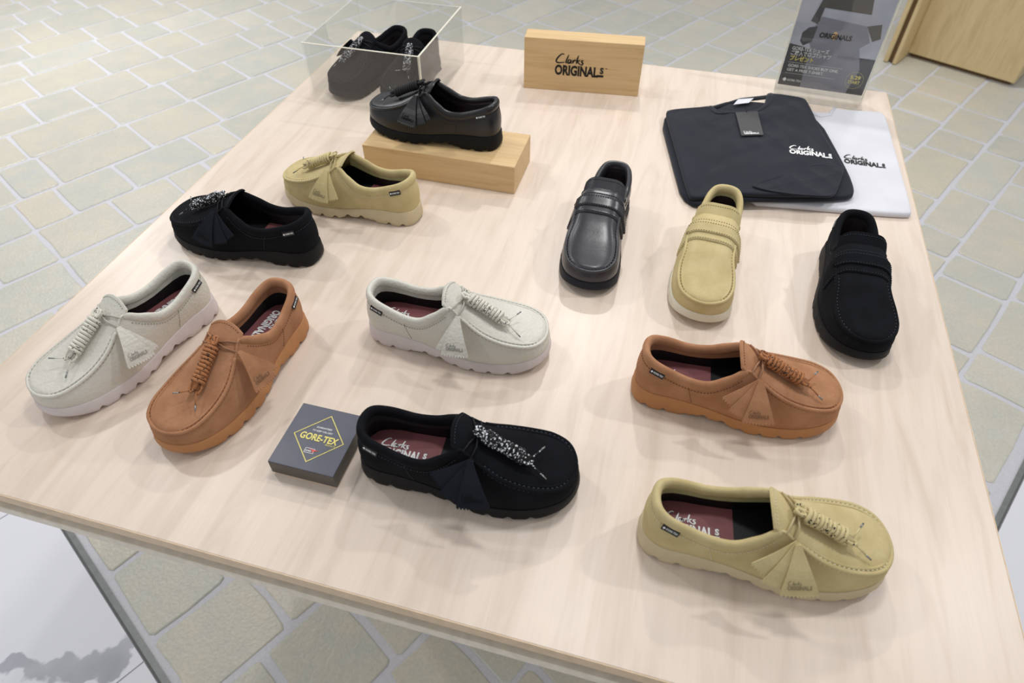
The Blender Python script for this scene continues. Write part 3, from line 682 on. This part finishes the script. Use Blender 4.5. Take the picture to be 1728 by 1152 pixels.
    if kind == 'laced':
        K = np.array([.1655, sy*-.004, .1065])
        for i, (k, e3) in enumerate(((6.25, 0), (6.75, 1), (26-6.25, 0), (26-6.75, 1))):
            P = g.top(k)+np.array([0, 0, .0012]); E_ = K+np.array([.002*e3-.002, sy*(.003 if k > 13 else -.003), -.003]); md = (P+E_)/2+np.array([.003*e3, 0, .0025])
            MB().tube([P-np.array([0, (K[1]-P[1])*-.0+(-sy if k < 13 else sy)*-.003*0, .002]), P, md, E_], .0023, 7, flat=.5).ob('lace', L_, root, True)
        # wrapped cord bundle lying on the apron
        kE = 9.0; Ex = .231; Ez = g.cross(9.1, .5, crown(9.1))[2]+.0105; E_ = np.array([Ex, sy*coil[0], Ez]); S0 = np.array([.1655, sy*-.003, .1085]); ax = E_-S0; Lc = np.linalg.norm(ax); ax /= Lc
        sd = np.cross(ax, (0, 0, 1)); sd /= np.linalg.norm(sd); u = np.cross(sd, ax); rb = MB()
        for q in range(4):
            a_ = q*math.pi/2+.5; o3 = sd*math.cos(a_)*.0032+u*math.sin(a_)*.0030
            rb.tube([S0+o3-ax*.003, S0+o3+ax*Lc*.5, E_+o3], .0021, 7)
        rb.ob('cord_core', RP, root, True)
        hb = MB(); tn = 10; th_ = np.linspace(0, tn*2*math.pi, tn*14); f = np.linspace(.13, .88, len(th_))
        rad = .0074+.0006*np.sin(f*9)
        hb.tube([S0+ax*Lc*ff+sd*r_*math.cos(t_)+u*r_*.9*math.sin(t_) for ff, t_, r_ in zip(f, th_, rad)], .0026, 8); hb.ob('cord_wrap', RP, root, True)
        for sg in (-1, 1):
            lp = [E_+ax*(.008*math.sin(t_)-.004)+sd*sg*(.0035+.0035*math.cos(t_))+u*.002*sg for t_ in np.linspace(0, 2*math.pi, 15)[:-1]]
            MB().tube(lp, .002, 7, closed=True).ob('cord_loop', RP, root, True)
            lt = [S0+ax*(.006*math.sin(t_)+.001)+sd*sg*(.003+.003*math.cos(t_))+u*.003 for t_ in np.linspace(0, 2*math.pi, 15)[:-1]]
            MB().tube(lt, .002, 7, closed=True).ob('cord_loop', RP, root, True)
        for sg, ln in ((-1, .018), (1, .020)):
            st = E_+ax*.001+sd*sg*.003; en = st+ax*(ln if sg*sy > 0 else ln*.35)+sd*(-sy if sg*sy > 0 else sy)*(-1)*sg*sy*.0+sd*sg*(.005 if sg*sy > 0 else .014)+u*(-.002 if sg*sy > 0 else .005)
            MB().tube([st, (st+en)/2+u*.001, en], .0010, 6).ob('cord_end', RP, root, True)
            dv = (en-st)/np.linalg.norm(en-st); MB().tube([en, en+dv*.008], .0011, 6).ob('aglet', 'steel', root, True)
        # pinked leather fob leaves on the outer side
        A0 = g.top(6.75)+np.array([.002, sy*-.0035, .0015]); phi = math.radians(36)
        dn = np.array([0, -sy*math.sin(phi), -math.cos(phi)]); nrm_ = np.array([0, -sy*math.cos(phi), math.sin(phi)])
        for q in range(leaves):
            ps_ = math.radians(fob[q]); d_ = dn*math.cos(ps_)+np.array([1., 0, 0])*math.sin(ps_); s_ = np.cross(nrm_, d_); s_ = s_ if s_[0] > 0 else -s_
            ln, w0, w1 = .055-.003*q, .005, .0205; teeth = 10; ol = [(-w0*.6, -.002), (w0*.6, -.002), (w0, .004), (w1, ln-.001)]
            for z_ in range(teeth*2-1):
                xx = w1-(z_+1)*(2*w1)/(teeth*2); ol.append((xx, ln+(-.0016 if z_ % 2 else .0016)+.0015*(1-(xx/w1)**2)))
            ol += [(-w1, ln-.001), (-w0, .004)]
            def place(p2, lift, q=q, d_=d_, s_=s_):
                sx_, dd = p2; return A0+s_*sx_+d_*dd+nrm_*(lift+.0085-.0032*q+.0035*math.sin(min(1, dd/.054)*math.pi*.9)+.04*dd)
            sub = 6; Vf = []; Ff = []
            # strip the leaf into bands along its length so that it can bend
            for lift in (0, .0017):
                base = len(Vf)
                for j in range(sub):
                    fr_ = j/sub; dd = -.002+(ln-.0025+.002)*fr_; wv_ = w0*.6+(w1-w0*.6)*fr_
                    Vf += [place((-wv_, dd), lift), place((0, dd), lift), place((wv_, dd), lift)]
                for j in range(sub-1):
                    b_ = base+j*3; Ff += [(b_, b_+1, b_+4, b_+3), (b_+1, b_+2, b_+5, b_+4)]
                bb = base+(sub-1)*3; tail = len(Vf); tl = ol[3:-1]; Vf += [place(p_, lift) for p_ in tl]
                Ff.append((bb, bb+1, bb+2, *range(tail, tail+len(tl))))
            half = len(Vf)//2; Ff = [f_ if max(f_) < half else f_[::-1] for f_ in Ff]
            peri = [0]+[j*3 for j in range(1, sub)]+list(range(sub*3+len(ol[3:-1])-1, sub*3-1, -1))+[j*3+2 for j in range(sub-1, -1, -1)]
            for i_ in range(len(peri)):
                a_, b_ = peri[i_], peri[(i_+1) % len(peri)]; Ff.append((a_, b_, b_+half, a_+half))
            lf = ob('fob_leaf', Vf, Ff, FB, root)
            if q == 0:
                def fobfn(P): return P
                Vt, Ft, _w = logo2d(); sgn2 = 1 if (np.cross(s_, -d_) @ nrm_) > 0 else -1
                Pt = [place((sgn2*(vx-.5)*.026, ln-.007-vy*.026), .0020) for vx, vy in Vt]
                ob('lettering', Pt, Ft, mats['emboss'], lf)
    else:
        # saddle band with a narrower pointed strap over it
        def xsec(k, off, r0=.42, nr=7, nt=15):
            P = []; N_ = []
            for r in np.linspace(r0, .97, nr): P.append(g.wall(k, r)); N_.append(g.wn(k, r))
            for t_ in np.linspace(.04, .96, nt):
                p = g.cross(k, t_, crown(k)); P.append(p); dy = g.cross(k, min(1, t_+.03), crown(k))-g.cross(k, max(0, t_-.03), crown(k)); dx = g.cross(k-.1, t_, crown(k-.1))-g.cross(k+.1, t_, crown(k+.1))
                n = np.cross(dy, dx); n = n if n[2] > 0 else -n; N_.append(n/np.linalg.norm(n))
            for r in np.linspace(.97, r0, nr): P.append(g.wall(26-k, r)); N_.append(g.wn(26-k, r))
            P = np.array(P); N_ = np.array(N_)
            for _ in range(2): N_[1:-1] = (N_[:-2]+2*N_[1:-1]+N_[2:])/4; P[1:-1] = (P[:-2]+4*P[1:-1]+P[2:])/6
            N_ /= np.linalg.norm(N_, axis=1)[:, None]; return P+N_*off
        def band(nm, ka, kb, off, i0=0, i1=None, point=False):
            ks_ = np.linspace(ka, kb, 9); offs = [0.0]+[off]*9+[0.0]; kx = [ka]+list(ks_)+[kb]
            Gb = np.array([xsec(k, o)[i0:i1] for k, o in zip(kx, offs)])
            if point:
                mid_ = (len(kx)-1)/2
                for i in range(len(kx)):
                    f = abs(i-mid_)/mid_; Gb[i, 0] = Gb[i, 0]+(Gb[i, 2]-Gb[i, 0])*min(1, f*1.1)
            return MB().grid(Gb, flip=sy > 0).ob(nm, U, root, True), ks_
        band('saddle_band', 5.75, 7.45, .0020, 0, None)
        band('strap', 6.1, 6.95, .0048, 5, None, True)
        sb = MB()
        for k, o in ((5.84, .0022), (7.35, .0022)):
            P = xsec(k, o); dashes(sb, P, np.tile([0, 0, 1.], (len(P), 1)), .0024, .0018, .0005)
        for k in (6.18, 6.87): P = xsec(k, .0050)[6:]; dashes(sb, P, np.tile([0, 0, 1.], (len(P), 1)), .0024, .0018, .0005)
        sb.ob('strap_stitching', ST, root, True, kind='stuff')
    return root

def kit(name, up, up2, sole, stitch, ropec, spot, suede_=True, inner=None, emb=None, srough=.6, thr=.3, grain=.35, rough=.42, fobc=None):
    U = suede(name+'_suede', up, up2) if suede_ else leather(name+'_leather', up, up2, rough, grain)
    d = dict(upper=U, sole=plain(name+'_rubber', sole, srough, .22, 0, .03), lace=plain(name+'_lace', tuple(int(c*.93) for c in up), .7), stitch=plain(name+'_thread', stitch, .7, .3, 0, 0),
             rope=rope(name+'_cord', ropec, spot, thr), fob=U if fobc is None else suede(name+'_fob_suede', fobc, tuple(int(c*.85) for c in fobc)), emboss=plain(name+'_embossing', emb or tuple(int(c*.72) for c in up), .8, .2, 0, 0))
    d['inner'] = U if inner is None else plain(name+'_collar_lining', inner, .6)
    return d
WHITE = kit('white', (214, 211, 201), (205, 202, 191), (216, 207, 207), (150, 150, 140), (216, 213, 200), (70, 72, 78), False, (196, 196, 184), thr=.16, rough=.45, grain=.75)
BROWN = kit('brown', (179, 132, 100), (159, 113, 82), (185, 131, 87), (128, 78, 46), (166, 108, 66), (50, 40, 36), True, (160, 112, 80), thr=.2)
BLACK = kit('black', (21, 22, 27), (14, 15, 19), (15, 16, 20), (62, 66, 76), (18, 18, 20), (225, 228, 235), True, (20, 20, 24), emb=(14, 15, 20), thr=.27, srough=.55, fobc=(31, 34, 42))
MAPLE = kit('maple', (203, 187, 142), (188, 171, 124), (205, 190, 156), (226, 218, 190), (206, 190, 142), (34, 32, 30), True, (176, 170, 122), thr=.16)
BLKLEA = kit('black_leather', (26, 26, 30), (20, 20, 24), (13, 14, 18), (44, 46, 54), (18, 18, 20), (22, 22, 24), False, (22, 22, 26), emb=(12, 12, 14), thr=.1, rough=.34, grain=.12)
LOAFLEA = kit('smooth_leather', (52, 52, 58), (42, 42, 48), (30, 32, 40), (26, 26, 30), (18, 18, 20), (22, 22, 24), False, (30, 30, 36), rough=.3, grain=.06)
MAPLEL = dict(MAPLE); MAPLEL['sole'] = plain('cream_rubber', (222, 216, 196), .6, .3, 0, .03); MAPLEL['stitch'] = plain('maple_loafer_thread', (150, 132, 82), .7)

def put(kind, sy, mats, hx, hy, tx, ty, label, z=TZ, **kw):
    """place by the table points (photo pixels on the standing surface) under heel and toe"""
    H = np.array(un(hx, hy, z)); T_ = np.array(un(tx, ty, z)); d = T_-H; a = math.atan2(d[1], d[0]); c = (H+T_)/2; s = kw.pop('scale', 1.04)
    ctr = c[:2]-np.array([math.cos(a), math.sin(a)])*.1485*s
    return build_shoe(kind, sy, mats, (ctr[0], ctr[1], z+.0002), a, label, scale=s, **kw)
GL = 'laced moccasin shoes on the table'
put('laced', 1, WHITE, 640, 553, 915, 604, 'white leather laced moccasin shoe mid-table with its toe to the right', group=GL, leaves=2, fob=(4, -6))
put('laced', 1, BLACK, 628, 775, 962, 832, 'black suede laced moccasin shoe beside the grey box', group=GL, fob=(10, -16, -42))
put('laced', 1, BROWN, 1082, 655, 1388, 704, 'brown suede laced moccasin shoe behind the tan one, its toe to the right', group=GL, fob=(6, -16, -34))
put('laced', 1, MAPLE, 1096, 900, 1462, 958, 'tan suede laced moccasin shoe nearest the front right corner', group=GL, fob=(10, -12, -34))
put('laced', -1, WHITE, 318, 540, 140, 668, 'white leather laced moccasin shoe at the left edge, its toe towards the front', group=GL, leaves=2, fob=(8, -4))
put('laced', -1, BROWN, 472, 575, 342, 722, 'brown suede laced moccasin shoe next to the white one, toe towards the front', group=GL, leaves=2, fob=(8, -4))
put('laced', -1, BLACK, 508, 430, 338, 398, 'black suede laced moccasin shoe at the left edge with its toe to the left', group=GL, fob=(14, -14, -30))
put('laced', -1, MAPLE, 672, 362, 524, 330, 'tan suede laced moccasin shoe in front of the wooden riser', group=GL, leaves=2, fob=(6, -14))
put('laced', -1, BLKLEA, 812, 240, 660, 212, 'black leather laced moccasin shoe standing on the wooden riser', group=GL, z=TZ+.064, fob=(8, -12, -24))
put('loafer', 1, LOAFLEA, 1032, 347, 981, 485, 'dark grey smooth leather loafer with a strap, left of the tan loafer', group='strap loafers on the table', tab=False)
put('loafer', 1, MAPLEL, 1208, 388, 1168, 538, 'tan suede loafer with a strap and cream sole', group='strap loafers on the table', tab=False)
put('loafer', 1, BLACK, 1416, 432, 1436, 600, 'black suede loafer with a strap at the right edge of the table', group='strap loafers on the table')
def pair(sy, h, t_, label):
    d = np.array(t_)-np.array(h); a = math.atan2(d[1], d[0]); build_shoe('laced', sy, BLACK, (h[0], h[1], TZ+.0002), a, label, group=GL, scale=.985)
pair(1, (.214, 1.431), (.125, 1.16), 'left of the two black suede shoes inside the acrylic case')
pair(-1, (.285, 1.434), (.297, 1.145), 'right of the two black suede shoes inside the acrylic case')
